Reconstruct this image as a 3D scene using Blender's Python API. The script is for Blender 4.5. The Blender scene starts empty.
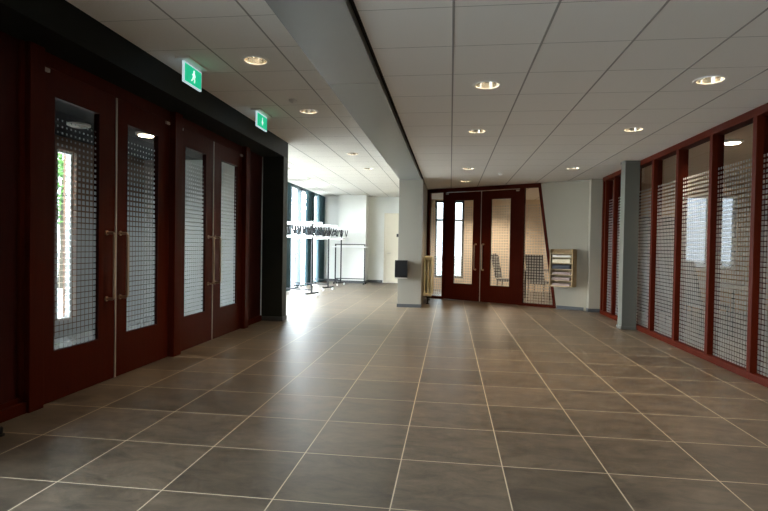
import bpy, bmesh, math, random
from mathutils import Vector, Matrix
random.seed(7)
SC = bpy.context.scene
C = SC.collection
PI = math.pi

# ------------------------------------------------------------------ camera, world, exposure
def rotv(yaw, pitch, roll):
    cy, sy = math.cos(yaw), math.sin(yaw); cp, sp = math.cos(pitch), math.sin(pitch)
    f = Vector((sy*cp, cy*cp, sp)); r = Vector((cy, -sy, 0)); u = r.cross(f)
    cr, sr = math.cos(roll), math.sin(roll)
    return cr*r + sr*u, -sr*r + cr*u, f
r_, u_, f_ = rotv(-.1266, -.0182, .0166)
cam = bpy.data.cameras.new('camera'); cam.sensor_width = 36; cam.lens = 519.5/768*36
cam.clip_start = .05; cam.clip_end = 200
co = bpy.data.objects.new('camera', cam); C.objects.link(co)
M = Matrix((r_, u_, -f_)).transposed().to_4x4(); M.translation = (0, 0, 1.2944)
co.matrix_world = M
SC.camera = co

W = bpy.data.worlds.new('world'); SC.world = W; W.use_nodes = True
bg = W.node_tree.nodes['Background']
bg.inputs[0].default_value = (.86, .95, 1.0, 1); bg.inputs[1].default_value = 46.0
SC.view_settings.view_transform = 'Standard'; SC.view_settings.look = 'None'
SC.view_settings.gamma = 1; SC.view_settings.use_curve_mapping = False
SC.view_settings.exposure = 0.0
LAMP_W = 135.0
SC.cycles.max_bounces = 10; SC.cycles.transparent_max_bounces = 24
SC.cycles.diffuse_bounces = 5; SC.cycles.glossy_bounces = 4
SC.cycles.sample_clamp_indirect = 6.0

def portal(name, loc, sx, sy, direction):
    l = bpy.data.lights.new(name, 'AREA'); l.shape = 'RECTANGLE'; l.size = sx; l.size_y = sy
    l.cycles.is_portal = True
    o = bpy.data.objects.new(name, l); C.objects.link(o); o.location = loc
    o.rotation_euler = Vector(direction).to_track_quat('-Z', 'Y').to_euler()
    return o
portal('portal_lounge_front', (-4.62, 13.3, 1.5), 3.0, 9.0, (1, 0, 0)).rotation_euler = (PI/2, PI/2, PI/2)
bpy.data.objects['portal_lounge_front'].rotation_euler = Vector((1, 0, 0)).to_track_quat('-Z', 'Y').to_euler()
bpy.data.lights['portal_lounge_front'].size = 9.0; bpy.data.lights['portal_lounge_front'].size_y = 3.0
portal('portal_entry', (-2.93, 0.2, 1.5), 4.9, 2.8, (1, 0, 0))
portal('portal_porch', (-5.42, 6.6, 1.4), 3.9, 2.7, (1, 0, 0))
portal('portal_meeting', (-.05, 16.1, 1.5), 1.1, 2.7, (0, -1, 0))
portal('portal_study', (5.6, 12.1, 1.7), 1.3, 1.9, (0, -1, 0))

# ------------------------------------------------------------------ materials
def nt(name):
    m = bpy.data.materials.new(name); m.use_nodes = True
    return m, m.node_tree.nodes, m.node_tree.links, m.node_tree.nodes['Principled BSDF']

def mat(name, col, rough=.6, metal=0, var=.08, scale=6, bump=0, stretch=(1, 1, 1), spec=.5):
    m, N, L, P = nt(name)
    tc = N.new('ShaderNodeTexCoord'); mp = N.new('ShaderNodeMapping'); mp.inputs['Scale'].default_value = stretch
    L.new(tc.outputs['Object'], mp.inputs[0])
    no = N.new('ShaderNodeTexNoise'); no.inputs['Scale'].default_value = scale; no.inputs['Detail'].default_value = 5
    L.new(mp.outputs[0], no.inputs['Vector'])
    mx = N.new('ShaderNodeMix'); mx.data_type = 'RGBA'
    mx.inputs[6].default_value = (*[c*(1-var) for c in col], 1)
    mx.inputs[7].default_value = (*[min(1, c*(1+var)) for c in col], 1)
    L.new(no.outputs['Fac'], mx.inputs[0]); L.new(mx.outputs[2], P.inputs['Base Color'])
    P.inputs['Roughness'].default_value = rough; P.inputs['Metallic'].default_value = metal
    P.inputs['Specular IOR Level'].default_value = spec
    if bump:
        b = N.new('ShaderNodeBump'); b.inputs['Strength'].default_value = bump; b.inputs['Distance'].default_value = .01
        L.new(no.outputs['Fac'], b.inputs['Height']); L.new(b.outputs[0], P.inputs['Normal'])
    return m

def emit(name, col, s):
    m, N, L, P = nt(name)
    P.inputs['Base Color'].default_value = (*col, 1)
    P.inputs['Emission Color'].default_value = (*col, 1); P.inputs['Emission Strength'].default_value = s
    return m

def math_n(N, L, op, a, b=None, c=None):
    n = N.new('ShaderNodeMath'); n.operation = op
    for i, v in enumerate((a, b, c)):
        if v is None: continue
        if isinstance(v, (int, float)): n.inputs[i].default_value = v
        else: L.new(v, n.inputs[i])
    return n.outputs[0]

def floor_mat():
    m, N, L, P = nt('grey_brown_floor_tiles')
    tc = N.new('ShaderNodeTexCoord'); sp = N.new('ShaderNodeSeparateXYZ'); L.new(tc.outputs['Object'], sp.inputs[0])
    def ax(o, off):
        u = math_n(N, L, 'DIVIDE', math_n(N, L, 'SUBTRACT', o, off), .6)
        return math_n(N, L, 'FLOOR', u), math_n(N, L, 'FRACT', u)
    ix, fx = ax(sp.outputs[0], -.2705); iy, fy = ax(sp.outputs[1], .1252)
    d = math_n(N, L, 'MINIMUM', math_n(N, L, 'MINIMUM', fx, math_n(N, L, 'SUBTRACT', 1, fx)),
               math_n(N, L, 'MINIMUM', fy, math_n(N, L, 'SUBTRACT', 1, fy)))
    g = math_n(N, L, 'LESS_THAN', d, .0055)
    cb = N.new('ShaderNodeCombineXYZ'); L.new(ix, cb.inputs[0]); L.new(iy, cb.inputs[1])
    wn = N.new('ShaderNodeTexWhiteNoise'); wn.noise_dimensions = '3D'; L.new(cb.outputs[0], wn.inputs[0])
    # cloudy print of each tile, shifted by its own random offset
    off = N.new('ShaderNodeVectorMath'); off.operation = 'SCALE'; L.new(wn.outputs['Color'], off.inputs[0]); off.inputs['Scale'].default_value = 30
    ad = N.new('ShaderNodeVectorMath'); ad.operation = 'ADD'; L.new(tc.outputs['Object'], ad.inputs[0]); L.new(off.outputs[0], ad.inputs[1])
    mp = N.new('ShaderNodeMapping'); mp.inputs['Rotation'].default_value = (0, 0, .7); mp.inputs['Scale'].default_value = (1, 2.2, 1)
    L.new(ad.outputs[0], mp.inputs[0])
    n1 = N.new('ShaderNodeTexNoise'); n1.inputs['Scale'].default_value = 3.4; n1.inputs['Detail'].default_value = 9; n1.inputs['Roughness'].default_value = .74
    n1.inputs['Distortion'].default_value = .6
    L.new(mp.outputs[0], n1.inputs['Vector'])
    cr = N.new('ShaderNodeValToRGB'); L.new(n1.outputs['Fac'], cr.inputs[0])
    cr.color_ramp.elements[0].position = .3; cr.color_ramp.elements[0].color = (.034, .026, .0185, 1)
    cr.color_ramp.elements[1].position = .72; cr.color_ramp.elements[1].color = (.150, .115, .080, 1)
    hs = N.new('ShaderNodeHueSaturation'); L.new(cr.outputs[0], hs.inputs['Color'])
    L.new(math_n(N, L, 'MULTIPLY_ADD', wn.outputs['Value'], .40, .80), hs.inputs['Value'])
    mx = N.new('ShaderNodeMix'); mx.data_type = 'RGBA'; L.new(g, mx.inputs[0]); L.new(hs.outputs[0], mx.inputs[6])
    mx.inputs[7].default_value = (.52, .44, .31, 1)
    L.new(mx.outputs[2], P.inputs['Base Color'])
    rg = math_n(N, L, 'MULTIPLY_ADD', n1.outputs['Fac'], .20, .27)
    L.new(math_n(N, L, 'MAXIMUM', rg, math_n(N, L, 'MULTIPLY', g, .7)), P.inputs['Roughness'])
    bp = N.new('ShaderNodeBump'); bp.inputs['Strength'].default_value = .12; bp.inputs['Distance'].default_value = .004
    L.new(math_n(N, L, 'SUBTRACT', n1.outputs['Fac'], math_n(N, L, 'MULTIPLY', g, .6)), bp.inputs['Height'])
    L.new(bp.outputs[0], P.inputs['Normal'])
    return m

def ceil_mat():
    m, N, L, P = nt('ceiling_tile_board')
    tc = N.new('ShaderNodeTexCoord')
    n1 = N.new('ShaderNodeTexNoise'); n1.inputs['Scale'].default_value = 260; n1.inputs['Detail'].default_value = 3
    L.new(tc.outputs['Object'], n1.inputs['Vector'])
    cr = N.new('ShaderNodeValToRGB'); L.new(n1.outputs['Fac'], cr.inputs[0])
    cr.color_ramp.elements[0].color = (.72, .70, .66, 1); cr.color_ramp.elements[0].position = .3
    cr.color_ramp.elements[1].color = (.84, .82, .78, 1); cr.color_ramp.elements[1].position = .6
    L.new(cr.outputs[0], P.inputs['Base Color']); P.inputs['Roughness'].default_value = .9; P.inputs['Specular IOR Level'].default_value = .15
    return m

def glass_mat(name, film=True, tint=(1, 1, 1), refl=1.0, v0=1.35, v1=2.2, big=.86, small=.30, top=2.3, pitch=.05):
    """clear glazing; with film: a raster of frosted squares that shrink towards the top (UV is in metres, v = height)"""
    m, N, L, P = nt(name); N.remove(P); out = N['Material Output']
    tr = N.new('ShaderNodeBsdfTransparent'); tr.inputs[0].default_value = (*tint, 1)
    gl = N.new('ShaderNodeBsdfGlossy'); gl.inputs['Roughness'].default_value = .01
    fr = N.new('ShaderNodeFresnel'); fr.inputs[0].default_value = 1.5
    fac = math_n(N, L, 'MULTIPLY', fr.outputs[0], refl)
    mg = N.new('ShaderNodeMixShader'); L.new(fac, mg.inputs[0]); L.new(tr.outputs[0], mg.inputs[1]); L.new(gl.outputs[0], mg.inputs[2])
    if not film:
        L.new(mg.outputs[0], out.inputs[0]); return m
    uv = N.new('ShaderNodeUVMap'); sp = N.new('ShaderNodeSeparateXYZ'); L.new(uv.outputs[0], sp.inputs[0])
    def cell(o): return math_n(N, L, 'ABSOLUTE', math_n(N, L, 'SUBTRACT', math_n(N, L, 'FRACT', math_n(N, L, 'DIVIDE', o, pitch)), .5))
    mr = N.new('ShaderNodeMapRange'); L.new(sp.outputs[1], mr.inputs[0])
    mr.inputs[1].default_value = v0; mr.inputs[2].default_value = v1; mr.inputs[3].default_value = big/2; mr.inputs[4].default_value = small/2
    mask = math_n(N, L, 'MULTIPLY', math_n(N, L, 'LESS_THAN', cell(sp.outputs[0]), mr.outputs[0]),
                  math_n(N, L, 'LESS_THAN', cell(sp.outputs[1]), mr.outputs[0]))
    mask = math_n(N, L, 'MULTIPLY', mask, math_n(N, L, 'LESS_THAN', sp.outputs[1], top))
    tl = N.new('ShaderNodeBsdfTranslucent'); tl.inputs[0].default_value = (.86, .88, .88, 1)
    df = N.new('ShaderNodeBsdfDiffuse'); df.inputs[0].default_value = (.52, .52, .50, 1)
    t2 = N.new('ShaderNodeBsdfTransparent')
    a = N.new('ShaderNodeMixShader'); a.inputs[0].default_value = .26; L.new(tl.outputs[0], a.inputs[1]); L.new(df.outputs[0], a.inputs[2])
    b = N.new('ShaderNodeMixShader'); b.inputs[0].default_value = .36; L.new(a.outputs[0], b.inputs[1]); L.new(t2.outputs[0], b.inputs[2])
    f = N.new('ShaderNodeMixShader'); L.new(mask, f.inputs[0]); L.new(mg.outputs[0], f.inputs[1]); L.new(b.outputs[0], f.inputs[2])
    L.new(f.outputs[0], out.inputs[0])
    return m

MT = dict(
    floor=floor_mat(), ceil=ceil_mat(),
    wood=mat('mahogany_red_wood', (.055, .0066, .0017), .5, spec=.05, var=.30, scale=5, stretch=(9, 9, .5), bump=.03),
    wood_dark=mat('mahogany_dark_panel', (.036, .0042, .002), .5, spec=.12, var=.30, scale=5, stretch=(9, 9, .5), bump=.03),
    black=mat('black_painted_board', (.009, .010, .008), .6, var=.15, spec=.12),
    porchceil=mat('matt_black_ceiling', (.02, .02, .022), .95, var=.1, spec=.05),
    blackgrey=mat('charcoal_paint', (.022, .025, .021), .55, spec=.2, var=.1),
    grey=mat('grey_painted_steel', (.25, .26, .25), .32, var=.04, scale=3),
    column=mat('light_grey_column_paint', (.26, .243, .208), .55, var=.04, scale=3),
    pillar=mat('grey_green_paint', (.105, .104, .086), .5, var=.04, scale=3),
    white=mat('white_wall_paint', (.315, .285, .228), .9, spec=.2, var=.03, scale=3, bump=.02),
    lwhite=mat('light_wall_paint', (.74, .745, .71), .85, var=.03, scale=3, bump=.02),
    cream=mat('cream_wall_paint', (.74, .64, .50), .85, var=.03, scale=3),
    brown=mat('brown_timber_wall', (.16, .075, .035), .6, var=.3, scale=4, stretch=(6, 6, .6)),
    lamplit_wall=mat('lamplit_cream_wall_paint', (.52, .36, .22), .85, var=.05, scale=3),  # cream walls and ceiling with the warm lamplight mixed into their colour
    skirt=mat('dark_grey_skirting', (.055, .058, .062), .5, var=.1),
    rail=mat('ceiling_runner_grey', (.30, .29, .27), .7, var=.05),
    gap=mat('shadow_gap_black', (.01, .01, .01), .9, var=.1),
    steel=mat('brushed_bronze_steel', (.62, .47, .33), .28, metal=1, var=.08, scale=40),
    alu=mat('pale_aluminium', (.52, .48, .42), .42, metal=.6, var=.06, scale=40),
    chrome=mat('lamp_reflector', (.86, .80, .70), .16, metal=1, var=.03),
    trimw=mat('white_lamp_ring', (.78, .76, .72), .5, var=.03),
    radiator=mat('ivory_enamel', (.74, .66, .42), .35, var=.04),
    tan=mat('tan_beech_board', (.42, .30, .15), .5, var=.18, scale=8, stretch=(1, 1, 8)),
    rackblack=mat('black_powder_coat', (.012, .013, .016), .55, spec=.2, var=.1),
    rackwhite=mat('white_powder_coat', (.86, .87, .88), .35, var=.02),
    teal=mat('teal_curtain_cloth', (.022, .055, .068), .85, var=.25, scale=8, stretch=(8, 8, .3)),
    frame=mat('dark_window_frame', (.028, .05, .062), .45, var=.1),
    dispenser=mat('matt_black_plastic', (.008, .008, .009), .5, spec=.2, var=.15),
    doorpale=mat('pale_cream_door', (.66, .60, .48), .45, var=.03),
    paper_cream=mat('cream_paper', (.72, .63, .45), .8, var=.10, scale=30, stretch=(1, 1, 14)),
    paper_white=mat('off_white_paper', (.76, .72, .62), .8, var=.08, scale=30, stretch=(1, 1, 14)),
    paper_mauve=mat('grey_mauve_paper', (.28, .21, .19), .8, var=.18, scale=30, stretch=(1, 1, 14)),
    paper_black=mat('black_cover_paper', (.02, .022, .028), .6, var=.2, scale=30),
    fabric=mat('charcoal_fabric', (.035, .035, .04), .85, var=.2, scale=30),
    table=mat('grey_table_laminate', (.30, .26, .22), .5, var=.06),
    asphalt=mat('pale_paving', (.40, .40, .38), .9, var=.15),
    leaf=mat('leaf_green', (.10, .24, .05), .7, var=.5, scale=9),
    bark=mat('grey_bark', (.14, .11, .08), .9, var=.3, scale=14),
    bulb=emit('lamp_tube_glow', (1.0, .86, .62), 26.0),
    signgreen=emit('exit_sign_green', (.012, .52, .27), .85),
    signedge=emit('exit_sign_lit_edge', (.72, .92, 1.0), .62),
    signwhite=emit('exit_sign_white', (.80, 1.0, .92), .95),
    glass=glass_mat('clear_glass', False),
    dimglass=glass_mat('daylight_dimming_glass', False, tint=(.10, .115, .12)),  # tint added to cut the daylight coming through these panes
    study_glass=glass_mat('study_window_glass', False, tint=(.017, .019, .021)),  # near-opaque tint added so the side room window does not blow out
    porchglass=glass_mat('porch_window_glass', False, tint=(.26, .28, .28)),  # tint added to weaken daylight in the porch
    entry=glass_mat('entry_glass', False, tint=(.47, .50, .53)),  # tint added to hold back daylight beside the viewer
    film=glass_mat('dotted_film_glass', True),
    film_right=glass_mat('dotted_film_glass_study', True, v0=1.5, v1=2.35, big=.82, small=.5, top=2.28, pitch=.052),
    film_back=glass_mat('dotted_film_glass_meeting', True, v0=1.5, v1=2.45, big=.72, small=.5, top=2.30, pitch=.062),
)

# ------------------------------------------------------------------ mesh helpers
class MB:
    def __init__(s): s.bm = bmesh.new(); s.uv = None
    def box(s, x0, x1, y0, y1, z0, z1, bev=0):
        b = bmesh.new(); bmesh.ops.create_cube(b, size=1)
        for v in b.verts:
            v.co = Vector(((x0+x1)/2+v.co.x*(x1-x0), (y0+y1)/2+v.co.y*(y1-y0), (z0+z1)/2+v.co.z*(z1-z0)))
        if bev: bmesh.ops.bevel(b, geom=b.edges[:], offset=bev, segments=2, affect='EDGES', profile=.6)
        return s.merge(b)
    def merge(s, b):
        me = bpy.data.meshes.new('t'); b.to_mesh(me); b.free(); s.bm.from_mesh(me); bpy.data.meshes.remove(me); return s
    def prism(s, pts, z0, z1, axis='z'):
        n = len(pts); A = []; B = []
        for p in pts:
            if axis == 'z': a, c = (p[0], p[1], z0), (p[0], p[1], z1)
            elif axis == 'y': a, c = (p[0], z0, p[1]), (p[0], z1, p[1])
            else: a, c = (z0, p[0], p[1]), (z1, p[0], p[1])
            A.append(s.bm.verts.new(a)); B.append(s.bm.verts.new(c))
        s.bm.faces.new(A); s.bm.faces.new(B[::-1])
        for i in range(n):
            j = (i+1) % n; s.bm.faces.new((A[j], A[i], B[i], B[j]))
        return s
    def tube(s, pts, r, seg=10, closed=False):
        pts = [Vector(p) for p in pts]; rings = []; n = len(pts)
        for i, p in enumerate(pts):
            t = (pts[min(i+1, n-1)]-pts[max(i-1, 0)]).normalized()
            ref = Vector((0, 0, 1)) if abs(t.z) < .9 else Vector((1, 0, 0))
            a = t.cross(ref).normalized(); b = t.cross(a).normalized()
            rr = r[i] if isinstance(r, (list, tuple)) else r
            rings.append([s.bm.verts.new(p+rr*(math.cos(2*PI*k/seg)*a+math.sin(2*PI*k/seg)*b)) for k in range(seg)])
        for i in range(n-1):
            for k in range(seg):
                s.bm.faces.new((rings[i][k], rings[i][(k+1) % seg], rings[i+1][(k+1) % seg], rings[i+1][k]))
        s.bm.faces.new(rings[0][::-1]); s.bm.faces.new(rings[-1])
        return s
    def lathe(s, prof, seg=32, c=(0, 0, 0), cap=True):
        rings = []
        for (r, z) in prof:
            rings.append([s.bm.verts.new((c[0]+r*math.cos(2*PI*k/seg), c[1]+r*math.sin(2*PI*k/seg), c[2]+z)) for k in range(seg)])
        for i in range(len(prof)-1):
            for k in range(seg):
                s.bm.faces.new((rings[i][k], rings[i][(k+1) % seg], rings[i+1][(k+1) % seg], rings[i+1][k]))
        if cap: s.bm.faces.new(rings[0][::-1]); s.bm.faces.new(rings[-1])
        return s
    def build(s, name, m, parent=None, loc=None, smooth=False, fix=True):
        if fix: bmesh.ops.recalc_face_normals(s.bm, faces=s.bm.faces[:])
        me = bpy.data.meshes.new(name); s.bm.to_mesh(me); s.bm.free()
        me.materials.append(MT[m] if isinstance(m, str) else m)
        if smooth:
            for p in me.polygons: p.use_smooth = True
            me.set_sharp_from_angle(angle=math.radians(40))
        o = bpy.data.objects.new(name, me); C.objects.link(o)
        if parent is not None: o.parent = parent
        if loc: o.location = loc
        return o

def tag(o, label=None, cat=None, group=None, kind=None):
    if label: o['label'] = label
    if cat: o['category'] = cat
    if group: o['group'] = group
    if kind: o['kind'] = kind
    return o
def empty(name, loc, rz=0, label=None, cat=None, group=None, kind=None):
    o = bpy.data.objects.new(name, None); C.objects.link(o); o.location = loc; o.rotation_euler = (0, 0, rz)
    o.empty_display_size = .1
    return tag(o, label, cat, group, kind)
def struct(name, mb, m, label, cat, parent=None):
    return tag(mb.build(name, m, parent), label, cat, kind='structure')
def copy_thing(root, loc, rz, label, group=None):
    r = root.copy(); C.objects.link(r); r.location = loc; r.rotation_euler = (0, 0, rz); r['label'] = label
    if group: r['group'] = group
    for ch in list(root.children):
        c = ch.copy(); C.objects.link(c); c.parent = r
        for g in ch.children:
            d = g.copy(); C.objects.link(d); d.parent = c
    return r

def pane(name, pts, m, parent, loc=None, th=.008):
    """a glass sheet standing in the local xz plane; UV in metres. pts = outline (x, z)"""
    bm = bmesh.new(); uvl = bm.loops.layers.uv.new('UVMap')
    f = bm.faces.new([bm.verts.new((x, 0, z)) for x, z in pts])
    for l in f.loops: l[uvl].uv = (l.vert.co.x, l.vert.co.z)
    me = bpy.data.meshes.new(name); bm.to_mesh(me); bm.free(); me.materials.append(MT[m])
    o = bpy.data.objects.new(name, me); C.objects.link(o); o.parent = parent
    if loc: o.location = loc
    return o

ZR, ZL = 2.75, 3.03        # suspended ceilings: hall / entrance side
TOPZ = 3.34

# ------------------------------------------------------------------ shell
struct('floor', MB().box(-5.5, 8.2, -3.3, 18.5, -.12, 0), 'floor', 'grey-brown square floor tiles with pale grout lines', 'floor')
struct('ground', MB().box(-60, 60, -40, 80, -.4, -.14), 'asphalt', 'pale paving outside the windows', 'ground')
struct('roof', MB().box(-5.5, 8.2, -3.3, 18.5, TOPZ, TOPZ+.1), 'black', 'roof slab over the whole building', 'roof')

PX = .62
lamps_hall = [(.303, 4.75), (.303, 6.61), (.303, 9.71), (.303, 11.57), (2.163, 4.75), (2.163, 6.61), (2.163, 9.71)]
lamps_left = [(-1.86, 4.75), (-1.86, 6.61), (-1.86, 9.71), (-1.86, 11.57)]
LR = .108
def ceiling(name, x0, x1, y0, y1, z, lamps, label, xo=-.007):
    """suspended ceiling of 62 cm boards; boards that carry a lamp have a round hole; each board has a fine bevelled joint"""
    bm = bmesh.new(); g = .0025
    xs = [xo+PX*k for k in range(-14, 16)]; ys = [4.44+PX*k for k in range(-20, 26)]
    for ax, bx in zip(xs, xs[1:]):
        for ay, by in zip(ys, ys[1:]):
            a, b, c, d = max(ax, x0), min(bx, x1), max(ay, y0), min(by, y1)
            if b-a < .02 or d-c < .02: continue
            a += g; b -= g; c += g; d -= g
            hole = [l for l in lamps if a < l[0] < b and c < l[1] < d]
            if hole:
                cx, cy = hole[0]; n = 48; I = []; O = []
                for k in range(n):
                    t = 2*PI*k/n; ux, uy = math.cos(t), math.sin(t)
                    I.append(bm.verts.new((cx+LR*ux, cy+LR*uy, z)))
                    s = min(((b-cx) if ux > 0 else (cx-a))/max(abs(ux), 1e-9), ((d-cy) if uy > 0 else (cy-c))/max(abs(uy), 1e-9))
                    O.append(bm.verts.new((cx+s*ux, cy+s*uy, z)))
                for k in range(n):
                    j = (k+1) % n; bm.faces.new((I[k], I[j], O[j], O[k]))
            else:
                bm.faces.new([bm.verts.new(p) for p in ((a, c, z), (b, c, z), (b, d, z), (a, d, z))])
    me = bpy.data.meshes.new(name); bm.to_mesh(me); bm.free(); me.materials.append(MT['ceil'])
    o = bpy.data.objects.new(name, me); C.objects.link(o); tag(o, label, 'ceiling', kind='structure')
    rl = MB()
    for x in xs:
        if x0+.03 < x < x1-.03: rl.box(x-.0075, x+.0075, y0, y1, z-.002, z+.03)
    rl.build('ceiling_runners', 'rail', o)
    cj = MB()
    for y in ys:
        if y0+.03 < y < y1-.03: cj.box(x0, x1, y-.006, y+.006, z+.002, z+.03)
    cj.build('ceiling_joints', 'rail', o)
    return o
ceiling('ceiling_hall', -.60, 3.17, -3.2, 16.2, ZR, lamps_hall, 'white tiled suspended ceiling over the hall')
ceiling('ceiling_entrance', -2.79, -1.08, -3.2, 8.66, ZL, lamps_left, 'higher white tiled ceiling beside the dark bulkhead', -1.55)
ceiling('ceiling_lounge', -4.7, -1.08, 8.66, 18.3, ZL, lamps_left, 'bright tiled ceiling over the coat rack area', -1.55)

# beam
bmn = struct('trim_beam', MB().box(-1.10, -.635, -3.2, 4.510, 2.715, TOPZ).box(-1.10, -.635, 4.516, 11.02, 2.715, TOPZ), 'grey', 'grey metal-clad beam running under the ceiling', 'beam')
struct('trim_shadow_gap', MB().box(-.637, -.598, -3.2, 13.3, 2.775, TOPZ), 'gap', 'black shadow gap beside the beam', 'trim')
# column / wall end between lounge and meeting corridor
struct('wall_column', MB().box(-1.10, -.60, 11.02, 11.5, 0, 2.735), 'column', 'grey column at the end of the partition wall', 'column')
struct('wall_partition', MB().box(-1.10, -.60, 11.5, 18.3, 0, TOPZ), 'white', 'white partition wall behind the column', 'wall')
struct('baseboard_column', MB().box(-1.11, -.59, 11.005, 11.5, 0, .07, .004), 'skirt', 'dark grey skirting around the column foot', 'baseboard')

# hall walls
struct('wall_back', MB().box(-3.0, 8.2, -3.3, -3.1, 0, TOPZ), 'white', 'white wall behind the viewer', 'wall')
struct('wall_porch_south', MB().box(-5.5, -2.95, 2.35, 2.5, 0, TOPZ), 'brown', 'brown wall closing the porch', 'wall')
# bulkhead and end post (black frame of the entrance recess)
struct('trim_bulkhead', MB().box(-3.3, -2.79, 2.35, 8.66, 2.765, TOPZ), 'black', 'black bulkhead above the entrance doors', 'bulkhead')
struct('trim_end_post', MB().box(-3.15, -2.79, 8.44, 8.66, .06, 2.765), 'blackgrey', 'charcoal post ending the entrance recess', 'post')
struct('baseboard_post', MB().box(-3.15, -2.778, 8.425, 8.672, 0, .075, .004), 'skirt', 'dark skirting around the charcoal post', 'baseboard')

# lounge walls
struct('wall_lounge_end', MB().box(-4.8, -1.1, 18.2, 18.4, 0, TOPZ), 'lwhite', 'light wall at the far end of the lounge', 'wall')
struct('wall_lounge_pier', MB().box(-3.83, -2.88, 17.6, 18.2, 0, TOPZ), 'lwhite', 'light square pier behind the coat racks', 'pier')
bb = MB().box(-4.5, -3.84, 18.185, 18.2, 0, .09).box(-3.84, -2.87, 17.588, 17.6, 0, .09).box(-2.88, -2.868, 17.6, 18.2, 0, .09).box(-2.87, -2.36, 18.185, 18.2, 0, .09)
struct('baseboard_lounge', bb, 'skirt', 'dark skirting along the lounge end wall', 'baseboard')
struct('wall_porch_north', MB().box(-5.5, -3.14, 8.46, 8.64, 0, TOPZ), 'lwhite', 'light wall closing the porch at its far end', 'wall')

# meeting room / study shell
struct('wall_meeting_end', MB().box(-.6, -.48, 16.0, 16.2, 0, TOPZ).box(.40, 3.6, 16.0, 16.2, 0, TOPZ).box(-.48, .40, 16.0, 16.2, 0, .35).box(-.48, .40, 16.0, 16.2, 2.72, TOPZ), 'cream', 'cream end wall of the meeting room', 'wall')
struct('wall_meeting_right', MB().box(3.3, 3.45, 11.35, 16.2, 0, TOPZ), 'cream', 'cream side wall of the meeting room', 'wall')
struct('wall_study_end', MB().box(3.16, 4.98, 12.0, 12.2, 0, TOPZ).box(6.1, 8.2, 12.0, 12.2, 0, TOPZ).box(4.98, 6.1, 12.0, 12.2, 0, .9).box(4.98, 6.1, 12.0, 12.2, 2.5, TOPZ), 'lamplit_wall', 'cream end wall of the side room', 'wall')
struct('wall_study_right', MB().box(8.0, 8.2, -3.2, 12.2, 0, TOPZ), 'lamplit_wall', 'cream far wall of the side room', 'wall')
struct('ceiling_study', MB().box(3.17, 8.0, -3.2, 12.0, ZR, ZR+.03), 'lamplit_wall', 'plain ceiling of the side room', 'ceiling')
struct('ceiling_porch', MB().box(-5.4, -3.29, 2.5, 8.46, 2.72, 2.75), 'porchceil', 'dark ceiling of the porch', 'ceiling')

# ------------------------------------------------------------------ entrance doors (left)
def door_leaf(name, parent_loc, rz, w, h, gx0, gx1, meet, label, gm, gz0=.40, gz1=2.445, wood='wood'):
    """leaf in local xz, room side is -y; meet = 'r' or 'l' side where the two leaves meet"""
    root = empty(name, parent_loc, rz, label, 'door', kind='structure')
    z0 = .005
    f = MB().box(0, gx0, -.025, .025, z0, h).box(gx1, w, -.025, .025, z0, h).box(gx0, gx1, -.025, .025, z0, gz0).box(gx0, gx1, -.025, .025, gz1, h)
    f.build('door_leaf', wood, root)
    b = .008
    bd = MB().box(gx0, gx0+b, -.026, .026, gz0, gz1).box(gx1-b, gx1, -.026, .026, gz0, gz1).box(gx0+b, gx1-b, -.026, .026, gz0, gz0+b).box(gx0+b, gx1-b, -.026, .026, gz1-b, gz1)
    bd.build('glazing_bead', 'wood_dark', root)
    pane('glass_pane', [(gx0+b, gz0+b), (gx1-b, gz0+b), (gx1-b, gz1-b), (gx0+b, gz1-b)], gm, root)
    ex = w if meet == 'r' else 0
    sgn = -1 if meet == 'r' else 1
    if meet == 'r': MB().box(w-.006, w+.010, -.034, -.024, z0, h-.005).build('meeting_strip', 'alu', root)
    hx = ex+(-.125 if meet == 'r' else .065)
    hy = -.105; r = .0125
    pts = [(hx, -.025, 1.375), (hx, hy+.02, 1.375), (hx, hy+.006, 1.369), (hx, hy, 1.355), (hx, hy, .785), (hx, hy+.006, .771), (hx, hy+.02, .765), (hx, -.025, .765)]
    hd = MB().tube(pts, r, 12).build('handle', 'steel', root, smooth=True)
    MB().tube([(hx, -.024, 1.375), (hx, -.034, 1.375)], .022, 16).tube([(hx, -.024, .765), (hx, -.034, .765)], .022, 16).build('handle_rose', 'steel', hd, smooth=True)
    px = .02 if meet == 'r' else w-.09
    MB().box(px, px+.07, -.045, -.024, h-.045, h-.015, .004).build('pivot_cap', 'alu', root)
    return root
LX = -3.15
R90 = PI/2
DH = 2.65
door_leaf('door_1', (LX-.02, 3.630, 0), R90, .925, DH, .155, .700, 'r', 'nearest red wooden glazed door leaf on the left', 'film')
door_leaf('door_2', (LX-.02, 4.563, 0), R90, .930, DH, .165, .715, 'l', 'red wooden door leaf second from the viewer on the left, reflecting a lamp', 'film')
door_leaf('door_3', (LX-.02, 5.672, 0), R90, .91, DH, .170, .715, 'r', 'red wooden door leaf third from the viewer on the left', 'film')
door_leaf('door_4', (LX-.02, 6.590, 0), R90, .955, DH, .235, .800, 'l', 'red wooden door leaf on the left nearest the charcoal post', 'film')
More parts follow.
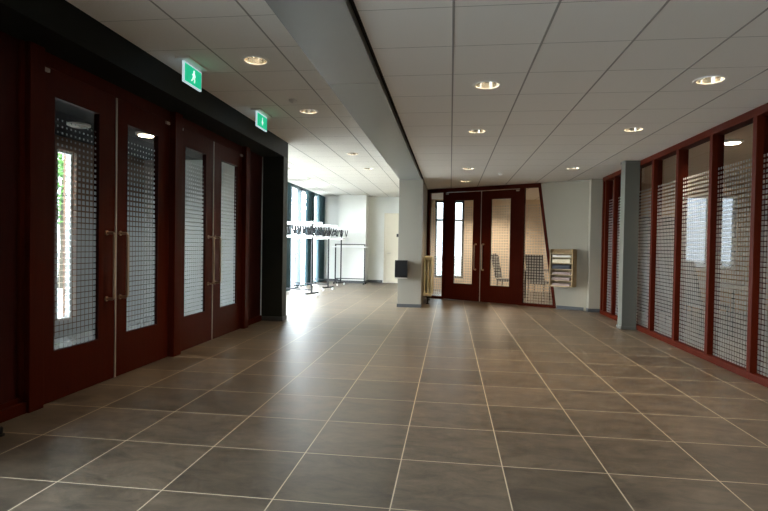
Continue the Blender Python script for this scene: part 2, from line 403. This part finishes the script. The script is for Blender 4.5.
# frame posts and head
fr = MB().box(LX-.09, LX+.07, 5.508, 5.668, 0, 2.765, .004).box(LX-.09, LX+.05, 3.50, 3.638, 0, 2.765, .004).box(LX-.09, LX+.07, 7.55, 7.69, 0, 2.765, .004)
fr.box(LX-.09, LX+.0, 3.638, 5.508, 2.655, 2.765).box(LX-.09, LX+.0, 5.668, 7.55, 2.655, 2.765)
struct('trim_entrance_frame', fr, 'wood', 'red wooden posts and head around the entrance doors', 'door frame')
p1 = MB().box(LX-.06, LX-.02, 2.50, 3.50, .10, 2.765)
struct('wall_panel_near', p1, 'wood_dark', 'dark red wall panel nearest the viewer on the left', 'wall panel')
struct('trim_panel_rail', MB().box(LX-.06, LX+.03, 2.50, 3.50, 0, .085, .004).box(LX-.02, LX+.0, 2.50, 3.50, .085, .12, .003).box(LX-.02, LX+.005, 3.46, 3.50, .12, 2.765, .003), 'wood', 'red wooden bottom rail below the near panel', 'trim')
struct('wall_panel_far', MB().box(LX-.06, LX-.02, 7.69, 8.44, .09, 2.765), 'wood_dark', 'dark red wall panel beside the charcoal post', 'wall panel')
struct('trim_panel_rail_far', MB().box(LX-.06, LX+.01, 7.69, 8.44, 0, .09, .004), 'wood', 'red wooden bottom rail below the far panel', 'trim')
tag(MB().lathe([(.032, 0), (.032, .012), (.022, .016), (.022, .05), (.018, .056)], 20).build('door_stop', 'dispenser', None, (-2.93, 3.06, 0), smooth=True),
    'small black door stop on the floor at the left edge', 'door stop')

# porch outer wall with tall window strips
ow = MB().box(-5.5, -5.3, 2.5, 4.7, 0, TOPZ).box(-5.5, -5.3, 5.35, 6.45, 0, TOPZ).box(-5.5, -5.3, 6.80, 7.28, 0, TOPZ).box(-5.5, -5.3, 7.85, 8.46, 0, TOPZ)
for a, b in ((4.7, 5.35), (6.45, 6.80), (7.28, 7.85)): ow.box(-5.5, -5.3, a, b, 0, .18).box(-5.5, -5.3, a, b, 2.55, TOPZ)
struct('wall_porch_outer', ow, 'brown', 'brown timber outer wall of the porch', 'wall')
wn = 0
def window(name, loc, rz, w, z0, z1, m, bars=(), label='', t=.05, trans=(), dep=.08, gm='glass'):
    root = empty(name, loc, rz, label, 'window', kind='structure')
    f = MB().box(0, t, -dep/2, dep/2, z0, z1).box(w-t, w, -dep/2, dep/2, z0, z1).box(t, w-t, -dep/2, dep/2, z0, z0+t).box(t, w-t, -dep/2, dep/2, z1-t, z1)
    for x in bars: f.box(x-t/2, x+t/2, -dep/2, dep/2, z0+t, z1-t)
    for z in trans: f.box(t, w-t, -dep/2+.005, dep/2-.005, z-t/2, z+t/2)
    f.build('window_frame', m, root)
    pane('glass_pane', [(t, z0+t), (w-t, z0+t), (w-t, z1-t), (t, z1-t)], gm, root)
    return root
window('window_1', (-5.4, 4.7, 0), R90, .65, .18, 2.55, 'brown', label='porch window strip nearest the viewer', gm='dimglass')
window('window_2', (-5.4, 6.45, 0), R90, .35, .18, 2.55, 'rackwhite', label='narrow porch window with greenery outside', t=.03, gm='porchglass')
window('window_3', (-5.4, 7.28, 0), R90, .57, .18, 2.55, 'brown', label='wide porch window at the far end', gm='dimglass', t=.04)
# entry glazing beside the viewer
window('window_4', (-2.92, -2.35, 0), R90, 4.7, 0.0, 2.9, 'frame', label='entry glazing left of the viewer', bars=(1.17, 2.35, 3.52), gm='entry')
struct('wall_entry', MB().box(-3.0, -2.80, -3.3, -2.35, 0, TOPZ).box(-3.0, -2.80, -2.35, 2.5, 2.9, TOPZ), 'white', 'white wall above the entry glazing', 'wall')
# lounge glazing
struct('wall_lounge_front', MB().box(-4.7, -4.5, 8.64, 9.0, 0, TOPZ).box(-4.7, -4.5, 17.75, 18.4, 0, TOPZ).box(-4.7, -4.5, 9.0, 17.75, 3.0, TOPZ), 'frame', 'dark wall strips around the lounge glazing', 'wall')
window('window_5', (-4.6, 9.0, 0), R90, 8.75, 0.0, 3.0, 'frame', label='tall lounge glazing with dark frames', bars=(.85, 1.75, 2.65, 3.55, 4.48, 5.5, 6.45, 7.4), t=.05, dep=.14)

# curtains: gathered cloth hanging inside the lounge glazing
def curtain(y0, y1, label):
    n = 44; mb = MB(); th = .02
    front, back = [], []
    for i in range(n+1):
        t = i/n; y = y0+(y1-y0)*t
        x = .05*math.sin(t*2*PI*max(3, round((y1-y0)/.12)))
        front.append((x+th, y)); back.append((x, y))
    mb.prism(front+back[::-1], .03, 2.96)
    return tag(mb.build('curtain', 'teal', None, (-4.40, 0, 0)), label, 'curtain', 'teal curtains along the lounge glazing')
curtain(15.50, 16.35, 'teal curtain hanging between the lounge windows')
curtain(16.95, 17.72, 'teal curtain gathered beside the lounge end wall')
curtain(13.30, 13.85, 'teal curtain just past the charcoal post')

# meeting window and study window
window('window_6', (-.48, 16.1, 0), 0, .88, .35, 2.72, 'frame', label='tall meeting room window seen through the double doors', trans=(2.12,), t=.06, gm='dimglass')
window('window_7', (4.98, 12.1, 0), 0, 1.12, .9, 2.5, 'rackwhite', label='bright side room window seen through the glazed wall', bars=(.56,), t=.05, gm='study_glass')

# ------------------------------------------------------------------ meeting room front (slanted wall)
A = Vector((-.57, 13.32, 0)); ang = math.atan2(-1.42, 2.55)
def bwp(s, y=0, z=0):
    return (A.x+s*math.cos(ang)-y*math.sin(ang), A.y+s*math.sin(ang)+y*math.cos(ang), z)
fx = empty('trim_meeting_frame', A, ang, 'dark red frame around the double doors and slanted side light', 'door frame', kind='structure')
MB().box(-.06, .06, -.05, .05, 0, ZR).box(.452, .50, -.05, .05, 0, ZR, .003).box(2.448, 2.55, -.05, .05, 0, ZR, .003).build('door_post', 'wood', fx)
MB().box(.06, .452, -.05, .05, 2.655, ZR).box(.50, 2.448, -.05, .05, 2.655, ZR).box(2.55, 2.93, -.05, .05, 2.655, ZR).build('frame_head', 'wood', fx)
MB().box(.06, .452, -.05, .05, 0, .06).box(2.55, 3.26, -.05, .05, 0, .06).build('frame_sill', 'wood', fx)
MB().prism([(3.255, 0), (3.325, 0), (2.925, ZR), (2.855, ZR)], -.05, .05, 'y').build('slanted_post', 'wood', fx)
w8 = empty('window_8', A, ang, 'narrow side light left of the double doors', 'window', kind='structure')
pane('glass_pane', [(.06, .06), (.452, .06), (.452, 2.655), (.06, 2.655)], 'film_back', w8)
w9 = empty('window_9', A, ang, 'trapezoid side light beside the slanted post', 'window', kind='structure')
pane('glass_pane', [(2.55, .06), (3.248, .06), (2.868, 2.655), (2.55, 2.655)], 'film_back', w9)
door_leaf('door_5', bwp(.505), ang, .980, 2.64, .255, .775, 'r', 'left leaf of the red double doors in the back wall', 'film_back')
door_leaf('door_6', bwp(1.493), ang, .950, 2.64, .237, .735, 'l', 'right leaf of the red double doors in the back wall', 'film_back')
wr = MB().prism([(3.325, 0), (4.10, 0), (4.10, TOPZ), (2.84, TOPZ), (2.925, ZR)], -.05, .06, 'y')
wo = wr.build('wall_meeting_front', 'white'); wo.location = A; wo.rotation_euler = (0, 0, ang)
tag(wo, 'pale wall to the right of the slanted post', 'wall', kind='structure')
hd = MB().box(-.06, 2.9, -.05, .06, ZR+.001, TOPZ).build('wall_meeting_header', 'white'); hd.location = A; hd.rotation_euler = (0, 0, ang)
tag(hd, 'wall above the meeting room doors', 'wall', kind='structure')
bo = MB().box(3.33, 3.90, -.062, -.05, 0, .07).build('baseboard_meeting', 'skirt'); bo.location = A; bo.rotation_euler = (0, 0, ang)
tag(bo, 'dark skirting under the pale back wall', 'baseboard', kind='structure')
# pilaster in the corner
struct('wall_pilaster', MB().prism([(2.865, 11.20), (3.22, 11.20), (3.40, 11.34), (2.93, 11.50), (2.865, 11.50)], 0, ZR), 'white', 'pale pilaster in the right back corner', 'pilaster')
struct('baseboard_pilaster', MB().prism([(2.855, 11.19), (3.10, 11.19), (3.10, 11.20), (2.865, 11.20), (2.865, 11.40), (2.855, 11.40)], 0, .07), 'skirt', 'dark skirting at the pilaster foot', 'baseboard')

# ------------------------------------------------------------------ right glazed wall
XR = 3.10
mull = [10.80, 10.25, 9.25, 8.38, 7.52, 6.60, 5.71, 4.80, 3.9, 3.0, 2.1, 1.2, .3, -.6]
mm = [(m-.035, m+.035) for m in mull]
tf = empty('trim_glazed_frame', (0, 0, 0), 0, 'dark red frame of the long glazed wall on the right', 'window frame', kind='structure')
MB().box(3.03, 3.17, -3.1, 11.0, 0, .075, .004).build('frame_sill', 'wood', tf)
MB().box(3.03, 3.17, -3.1, 11.0, 2.665, ZR, .004).build('frame_head', 'wood', tf)
for a, b in mm: MB().box(3.035, 3.165, a, b, .075, 2.665, .003).build('mullion', 'wood', tf)
MB().box(3.035, 3.165, 10.93, 11.0, .075, 2.665, .003).build('mullion', 'wood', tf)
edges = [(10.93, 11.0)]+mm
names = ['glazed bay in the back right corner', 'glazed bay just behind the grey pillar', 'glazed bay hidden by the grey pillar', 'glazed bay just in front of the grey pillar',
         'second glazed bay in front of the grey pillar', 'third glazed bay in front of the grey pillar, showing the window', 'fourth glazed bay in front of the grey pillar, with a lamp above',
         'glazed bay at the right edge of the picture']
k = 10
for (a, b), (c, d) in zip(edges, edges[1:]):
    if d-b < 0 and a-d > .05:
        r = empty('window_%d' % k, (XR, a, 0), -R90, names[k-10] if k-10 < len(names) else 'glazed bay beside the viewer, %s' % ['first', 'second', 'third', 'fourth', 'fifth', 'sixth', 'seventh'][k-18], 'window', kind='structure')
        pane('glass_pane', [(0, .075), (a-d, .075), (a-d, 2.665), (0, 2.665)], 'film_right', r)
        k += 1
struct('wall_glazed_header', MB().box(3.05, 3.17, -3.1, 12.0, ZR+.005, TOPZ), 'white', 'wall above the glazed side', 'wall')
struct('wall_pillar', MB().box(2.80, 3.03, 8.90, 9.11, 0, 2.745, .004), 'pillar', 'grey-green square pillar in front of the glazed wall', 'pillar')
struct('baseboard_pillar', MB().box(2.785, 3.03, 8.885, 9.12, 0, .05, .004).box(2.79, 3.035, 8.89, 9.115, 2.72, 2.748), 'pillar', 'grey-green foot and cap collar of the square pillar', 'baseboard')

# ------------------------------------------------------------------ downlights
def downlight_proto(loc, label, group, z):
    root = empty('downlight', (loc[0], loc[1], z), 0, label, 'ceiling light', group)
    MB().lathe([(.104, 0.002), (.104, -.004), (.126, -.008), (.130, -.004), (.130, 0.0), (.104, 0.002)], 40, cap=False).build('trim_ring', 'trimw', root, smooth=True)
    MB().lathe([(.105, .0), (.098, .045), (.080, .085), (.062, .105), (.005, .106), (.005, .118), (.118, .118), (.118, .004), (.105, 0)], 40, cap=False).build('reflector', 'chrome', root, smooth=True)
    for s in (-1, 1):
        MB().tube([(s*.038, -.055, .062), (s*.038, .045, .062)], .013, 10).build('lamp_tube', 'bulb', root, smooth=True)
    return root
def lamp_light(x, y, z, w):
    l = bpy.data.lights.new('lamp_light', 'SPOT'); l.energy = w; l.color = (1.0, .76, .50); l.spot_size = math.radians(100); l.spot_blend = .9; l.shadow_soft_size = .07
    o = bpy.data.objects.new('lamp_light', l); C.objects.link(o); o.location = (x, y, z+.02)
dl = None
hall_lbl = ['ceiling downlight nearest the viewer in the middle row', 'second ceiling downlight in the middle row', 'third ceiling downlight in the middle row', 'farthest ceiling downlight in the middle row, right before the double doors',
            'ceiling downlight nearest the viewer above the glazed wall', 'second ceiling downlight above the glazed wall', 'farthest ceiling downlight above the glazed wall, before the pilaster']
left_lbl = ['ceiling downlight beside the nearer green exit sign', 'ceiling downlight beside the farther green exit sign', 'ceiling downlight at the start of the bright lounge', 'farthest ceiling downlight left of the column']
for (p, l) in list(zip(lamps_hall, hall_lbl)):
    if dl is None: dl = downlight_proto(p, l, 'ceiling downlights', ZR)
    else: copy_thing(dl, (p[0], p[1], ZR), 0, l)
    lamp_light(p[0], p[1], ZR, LAMP_W)
for (p, l) in list(zip(lamps_left, left_lbl)):
    copy_thing(dl, (p[0], p[1], ZL), 0, l); lamp_light(p[0], p[1], ZL, LAMP_W if p[1] < 8.6 else LAMP_W*.3)
# surface lights in the porch and the side room, plus an added meeting room lamp
def surface_light(x, y, z, label, w=20, on=True):
    root = empty('surface_light', (x, y, z), 0, label, 'ceiling light')
    MB().lathe([(.13, 0), (.13, -.02), (.10, -.03), (.10, 0)], 32).build('trim_ring', 'trimw', root, smooth=True)
    MB().lathe([(.095, -.026), (.09, -.036), (.02, -.04)], 32).build('diffuser', 'bulb' if on else 'alu', root, smooth=True)
    if on:
        l = bpy.data.lights.new('lamp_light', 'SPOT'); l.energy = w; l.color = (1, .8, .58); l.spot_size = math.radians(150); l.spot_blend = .6; l.shadow_soft_size = .08
        o = bpy.data.objects.new('lamp_light', l); C.objects.link(o); o.location = (x, y, z-.06)
surface_light(-3.99, 6.40, 2.72, 'lit round lamp seen through the second door glass', 12)
surface_light(-4.53, 5.85, 2.72, 'unlit round fitting seen through the nearest door glass', 0, False)
surface_light(3.645, 7.37, ZR, 'lit round lamp in the side room behind the glazed wall', 70)
surface_light(1.2, 14.6, ZR, 'round lamp added to brighten the meeting room', 330)  # added lamp, lifts the brightness behind the double doors
# detectors
def detector(name, x, y, z, label):
    root = empty(name, (x, y, z), 0, label, 'smoke detector')
    MB().lathe([(.05, 0), (.05, -.018), (.042, -.030)], 28).build('base', 'trimw', root, smooth=True)
    MB().lathe([(.028, -.030), (.028, -.040), (.02, -.046)], 24).build('sensor_cap', 'trimw', root, smooth=True)
detector('smoke_detector', -1.907, 6.07, ZL, 'smoke detector between the two left downlights')
detector('smoke_detector', .942, 10.32, ZR, 'smoke detector on the hall ceiling before the double doors')
detector('smoke_detector', -3.70, 13.18, ZL, 'smoke detector on the lounge ceiling near the curtains')
detector('smoke_detector', -3.69, 11.46, ZL, 'smoke detector on the lounge ceiling just past the charcoal post')

# ------------------------------------------------------------------ exit signs
def exit_sign(x, y0, y1, z0, z1, label, kind):
    yc = (y0+y1)/2; w = y1-y0; h = z1-z0; zc = (z0+z1)/2
    root = empty('exit_sign', (x, yc, ZL), R90, label, 'exit sign', 'green exit signs')
    # local x along the wall, -y towards the hall
    MB().box(-w/2-.02, w/2+.02, -.07, .07, -.022, 0, .004).build('ceiling_mount', 'trimw', root)
    t = zc-ZL
    MB().box(-w/2, w/2, -.010, .010, t-h/2, t+h/2, .003).build('panel', 'signedge', root)
    b = .014
    MB().box(-w/2+b, w/2-b, -.014, -.009, t-h/2+b, t+h/2-b).build('green_face', 'signgreen', root)
    pic = MB()
    def poly(pts): pic.prism([(a*h*.8, t+c*h*.8) for a, c in pts], -.017, -.0135, 'y')
    def disc(cx, cz, r): poly([(cx+r*math.cos(q*PI/8), cz+r*math.sin(q*PI/8)) for q in range(16)])
    if kind == 0:
        disc(.06, .30, .085)
        poly([(-.02, .20), (.14, .20), (.10, -.05), (-.08, -.05)])
        poly([(-.02, .20), (-.20, .08), (-.17, .03), (.0, .12)]); poly([(.12, .20), (.26, .02), (.21, -.02), (.09, .12)])
        poly([(-.08, -.04), (.02, -.04), (-.06, -.22), (-.26, -.36), (-.30, -.30), (-.14, -.18)])
        poly([(.02, -.04), (.10, -.04), (.20, -.20), (.14, -.38), (.07, -.36), (.11, -.20)])
    else:
        poly([(-.05, .34), (.05, .34), (.05, -.05), (-.05, -.05)])
        poly([(-.2, -.02), (.2, -.02), (0, -.32)])
    pic.build('pictogram', 'signwhite', root)
exit_sign(-2.5, 4.59, 4.935, 2.80, 2.992, 'green exit sign hanging by the nearer pair of doors', 0)
exit_sign(-2.5, 6.43, 6.80, 2.81, 3.0, 'green exit sign hanging by the farther pair of doors', 1)

# ------------------------------------------------------------------ black box on the column
d = empty('wall_dispenser', (-1.02, 11.005, .63), 0, 'black box fixed to the front of the grey column', 'dispenser')
MB().prism([(0, .02), (-.10, 0), (-.15, .05), (-.13, .37), (0, .37)], -.13, .13, 'x').build('body', 'dispenser', d)
MB().box(-.125, .125, -.155, -.0, -.014, .006, .003).build('catch_tray', 'alu', d)
# ------------------------------------------------------------------ column radiator on the partition
r = empty('radiator', (-.49, 11.75, 0), 0, 'ivory column radiator standing against the partition wall', 'radiator')
for i in range(16):
    y = i*.062; s = MB()
    for x in (-.075, 0, .075): s.tube([(x, y, .22), (x, y, 1.03)], .0215, 10)
    s.box(-.095, .095, y-.026, y+.026, 1.0, 1.075, .015).box(-.095, .095, y-.026, y+.026, .175, .245, .015)
    s.build('section', 'radiator', r, smooth=True)
for y in (.06, .87):
    MB().tube([(0, y, 0), (0, y, .18)], .014, 10).tube([(0, y, 0), (0, y, .012)], .035, 16).build('foot', 'rackblack', r, smooth=True)
MB().tube([(-.02, -.05, .21), (-.02, -.03, .21), (-.02, .02, .21)], [.022, .022, .014], 12).build('valve', 'steel', r, smooth=True)

# ------------------------------------------------------------------ literature rack with papers
lr = empty('leaflet_rack', bwp(3.50, -.055, .50), ang, 'tan wooden leaflet rack hung on the pale back wall', 'leaflet rack')
w2, H, D = .24, .79, .30
tb = .018
s = MB()
MB().box(-w2, -w2+tb, -D, 0, 0, H, .003).build('side_panel', 'tan', lr)
MB().box(w2-tb, w2, -D, 0, 0, H, .003).build('side_panel', 'tan', lr)
MB().box(-w2+tb, w2-tb, -.012, 0, 0, H).build('back_panel', 'tan', lr)
MB().box(-w2+tb, w2-tb, -D, -.012, 0, tb).build('bottom_board', 'tan', lr)
MB().prism([(-D, H-.10), (-.012, H-.01), (-.012, H), (-D, H-.085)], -w2+tb, w2-tb, 'x').build('sloping_top', 'tan', lr)
sh = [.125, .245, .36, .49, .61]
for z in sh: MB().box(-w2+tb, w2-tb, -D+.01, -.012, z, z+.010).build('shelf', 'tan', lr)
slots = [tb]+[z+.010 for z in sh]
pap = [('paper_mauve', .050, 'grey-mauve folders on the bottom shelf of the leaflet rack'), ('paper_mauve', .060, 'grey-mauve folders on the second shelf from below in the leaflet rack'),
       ('paper_mauve', .050, 'grey-mauve folders right below the black stack in the leaflet rack'), ('paper_black', .092, 'black stack in the middle of the leaflet rack'),
       ('paper_cream', .080, 'cream leaflets right above the black stack'), ('paper_white', .045, 'pale leaflets under the sloping top of the leaflet rack')]
for z, (m, h, lb) in zip(slots, pap):
    st = MB(); n = 4
    for q in range(n):
        dx = random.uniform(-.012, .012); dy = random.uniform(-.008, .0)
        st.box(-.185+dx, .185+dx, -.28+dy, -.03+dy, q*h/n+.0005, (q+1)*h/n-.0005)
    o = st.build('leaflet_stack', m); o.location = bwp(3.50, -.055, .50+z); o.rotation_euler = (0, 0, ang)
    tag(o, lb, 'leaflets', 'leaflet stacks in the rack')

# ------------------------------------------------------------------ coat racks in the lounge
def coat_rack(loc, rz, label):
    root = empty('coat_rack', loc, rz, label, 'coat rack', 'mobile coat racks in the lounge')
    # local x runs along the rack, right-hand post at x = 0
    Lx = -1.12
    for x in (0, Lx):
        MB().box(x-.016, x+.016, -.015, .015, .10, 1.86, .003).build('post', 'rackblack', root)
        ft = MB().box(x-.02, x+.02, -.28, .28, .075, .11, .004).build('foot', 'rackblack', root)
        for y in (-.25, .25):
            MB().tube([(x-.014, y, .035), (x+.014, y, .035)], .035, 16).box(x-.02, x+.02, y-.02, y+.02, .06, .078).build('castor', 'rackwhite', ft, smooth=True)
    MB().box(Lx+.022, -.022, -.014, .014, .16, .19).build('base_bar', 'rackblack', root)
    hs = MB().box(Lx-.16, .16, -.22, -.19, 1.815, 1.865, .004).box(Lx-.16, .16, .19, .22, 1.815, 1.865, .004).box(Lx-.16, -.0+.16, -.19, .19, 1.80, 1.815)
    hs.build('hat_shelf', 'rackwhite', root)
    hb = MB().box(Lx-.16, .16, -.22, -.185, 1.475, 1.53, .004).box(Lx-.16, .16, .185, .22, 1.475, 1.53, .004)
    for x in (Lx-.14, Lx/2, .14): hb.box(x-.015, x+.015, -.185, .185, 1.49, 1.52)
    hb.build('hook_rail', 'rackwhite', root)
    for x in (Lx, 0): MB().box(x-.015, x+.015, -.19, .19, 1.50, 1.53).build('bracket', 'rackblack', root)
    for i in range(9):
        x = Lx-.08+i*.16
        for y in (-.2, .2):
            MB().tube([(x-.05, y, 1.78), (x-.015, y, 1.62), (x, y, 1.56), (x+.015, y, 1.62), (x+.05, y, 1.78)], .013, 6).build('hook', 'rackblack', root, smooth=True)
    return root
cr0 = coat_rack((-3.40, 12.55, 0), -.35, 'white-topped black coat rack nearest the charcoal post')
copy_thing(cr0, (-3.43, 14.45, 0), -.30, 'second white-topped coat rack from the charcoal post')
copy_thing(cr0, (-3.49, 16.45, 0), -.25, 'white-topped coat rack farthest from the charcoal post')
g = empty('garment_frame', (-3.34, 17.2, 0), 0, 'plain black garment frame with white pegs before the light pier', 'garment rack')
for x in (-.50, .50):
    MB().box(x-.02, x+.02, -.015, .015, .06, 1.345, .003).build('post', 'rackblack', g)
    MB().box(x-.02, x+.02, -.22, .22, .03, .065, .003).box(x-.02, x+.02, -.22, -.17, 0, .03).box(x-.02, x+.02, .17, .22, 0, .03).build('foot', 'rackblack', g)
MB().box(-.50, .50, -.013, .013, 1.315, 1.345, .003).build('top_rail', 'rackblack', g)
MB().box(-.62, .62, -.03, -.013, 1.225, 1.265, .003).build('peg_rail', 'rackwhite', g)
for i in range(12):
    x = -.58+i*1.16/11
    MB().tube([(x, -.03, 1.235), (x, -.075, 1.235), (x, -.085, 1.25)], .010, 8).build('peg', 'rackwhite', g, smooth=True)
MB().box(-.50, .50, -.013, .013, .16, .19, .003).build('bottom_rail', 'rackblack', g)

# far pale door
fd = empty('door_7', (-2.32, 18.2, 0), 0, 'pale cream door in the lounge end wall', 'door', kind='structure')
MB().box(0, .06, -.04, .0, 0, 2.45, .003).box(.98, 1.04, -.04, .0, 0, 2.45, .003).box(.06, .98, -.04, .0, 2.39, 2.45, .003).build('door_frame', 'doorpale', fd)
MB().box(.062, .978, -.03, -.001, .01, 2.388).build('door_leaf', 'doorpale', fd)
MB().tube([(.13, -.03, 1.05), (.13, -.08, 1.05), (.25, -.08, 1.05)], .011, 8).build('handle', 'alu', fd, smooth=True)
MB().box(.44, .54, -.040, -.03, 1.62, 1.73, .003).build('sign_plate', 'dispenser', fd)

# ------------------------------------------------------------------ furniture seen through the film
def chair(loc, rz, label, group):
    root = empty('office_chair', loc, rz, label, 'chair', group)
    MB().box(-.23, .23, -.22, .22, .42, .48, .02).build('seat', 'fabric', root)
    b = MB().box(-.22, .22, -.03, .03, 0, .66, .02).build('backrest', 'fabric', root); b.location = (0, .22, .50); b.rotation_euler = (-.22, 0, 0)
    for x in (-.2, .2):
        MB().tube([(x, -.2, 0), (x, -.19, .42)], .013, 8).build('leg', 'rackblack', root)
        MB().tube([(x, .22, 0), (x, .19, .42), (x, .22, .52)], .013, 8).build('leg', 'rackblack', root)
    return root
ch = chair((1.50, 14.0, 0), 1.15, 'dark chair seen through the right leaf of the back double doors', 'dark chairs behind the dotted glass')
copy_thing(ch, (2.20, 13.25, 0), 2.6, 'dark chair behind the trapezoid side light, left of two')
copy_thing(ch, (2.86, 13.30, 0), 3.3, 'dark chair behind the trapezoid side light, right of two')
def table(loc, rz, w, d, label):
    root = empty('meeting_table', loc, rz, label, 'table')
    MB().box(-w/2, w/2, -d/2, d/2, .71, .74, .004).build('tabletop', 'table', root)
    for x in (-w/2+.06, w/2-.06):
        for y in (-d/2+.06, d/2-.06): MB().tube([(x, y, 0), (x, y, .71)], .022, 10).build('leg', 'rackblack', root)
table((2.45, 14.25, 0), 0, 1.1, .8, 'table behind the trapezoid side light')
table((4.6, 9.6, 0), R90, 2.4, .8, 'long table in the side room behind the glazed wall')
copy_thing(ch, (4.0, 10.3, 0), 1.6, 'dark chair at the far end of the side room table')
copy_thing(ch, (4.0, 9.5, 0), 1.5, 'dark chair at the middle of the side room table')
copy_thing(ch, (4.0, 8.7, 0), 1.7, 'dark chair at the near end of the side room table')
cb = empty('filing_cabinet', (4.35, 11.75, 0), 0, 'dark tall cabinet against the side room end wall', 'cabinet')
MB().box(-.42, .42, -.22, .22, .05, 2.0, .004).build('body', 'fabric', cb)
for x0, x1 in ((-.41, -.005), (.005, .41)): MB().box(x0, x1, -.24, -.221, .07, 1.98, .003).build('door', 'fabric', cb)
MB().box(-.40, .40, -.20, .20, 0, .05).build('plinth', 'rackblack', cb)

# tree outside the porch window
tr = empty('tree', (-11.6, 14.3, -.14), 0, 'leafy green tree outside the porch window', 'tree')
MB().tube([(0, 0, 0), (.05, .02, 1.2), (0, 0, 2.6), (.1, 0, 3.6)], [.13, .11, .09, .05], 10).build('trunk', 'bark', tr, smooth=True)
lf = MB()
for i in range(2600):
    th = random.uniform(0, 2*PI); ph = math.acos(random.uniform(-1, 1)); rr = 1.7*random.random()**.4
    p = Vector((rr*math.sin(ph)*math.cos(th), rr*math.sin(ph)*math.sin(th), 3.7+1.2*rr*math.cos(ph)))
    a = Vector((random.uniform(-1, 1), random.uniform(-1, 1), random.uniform(-1, 1))).normalized(); b = a.orthogonal().normalized()
    sz = random.uniform(.06, .11)
    lf.bm.faces.new([lf.bm.verts.new(p+q) for q in (a*sz, b*sz*.5, -a*sz, -b*sz*.5)])
lf.build('crown', 'leaf', tr, fix=False)
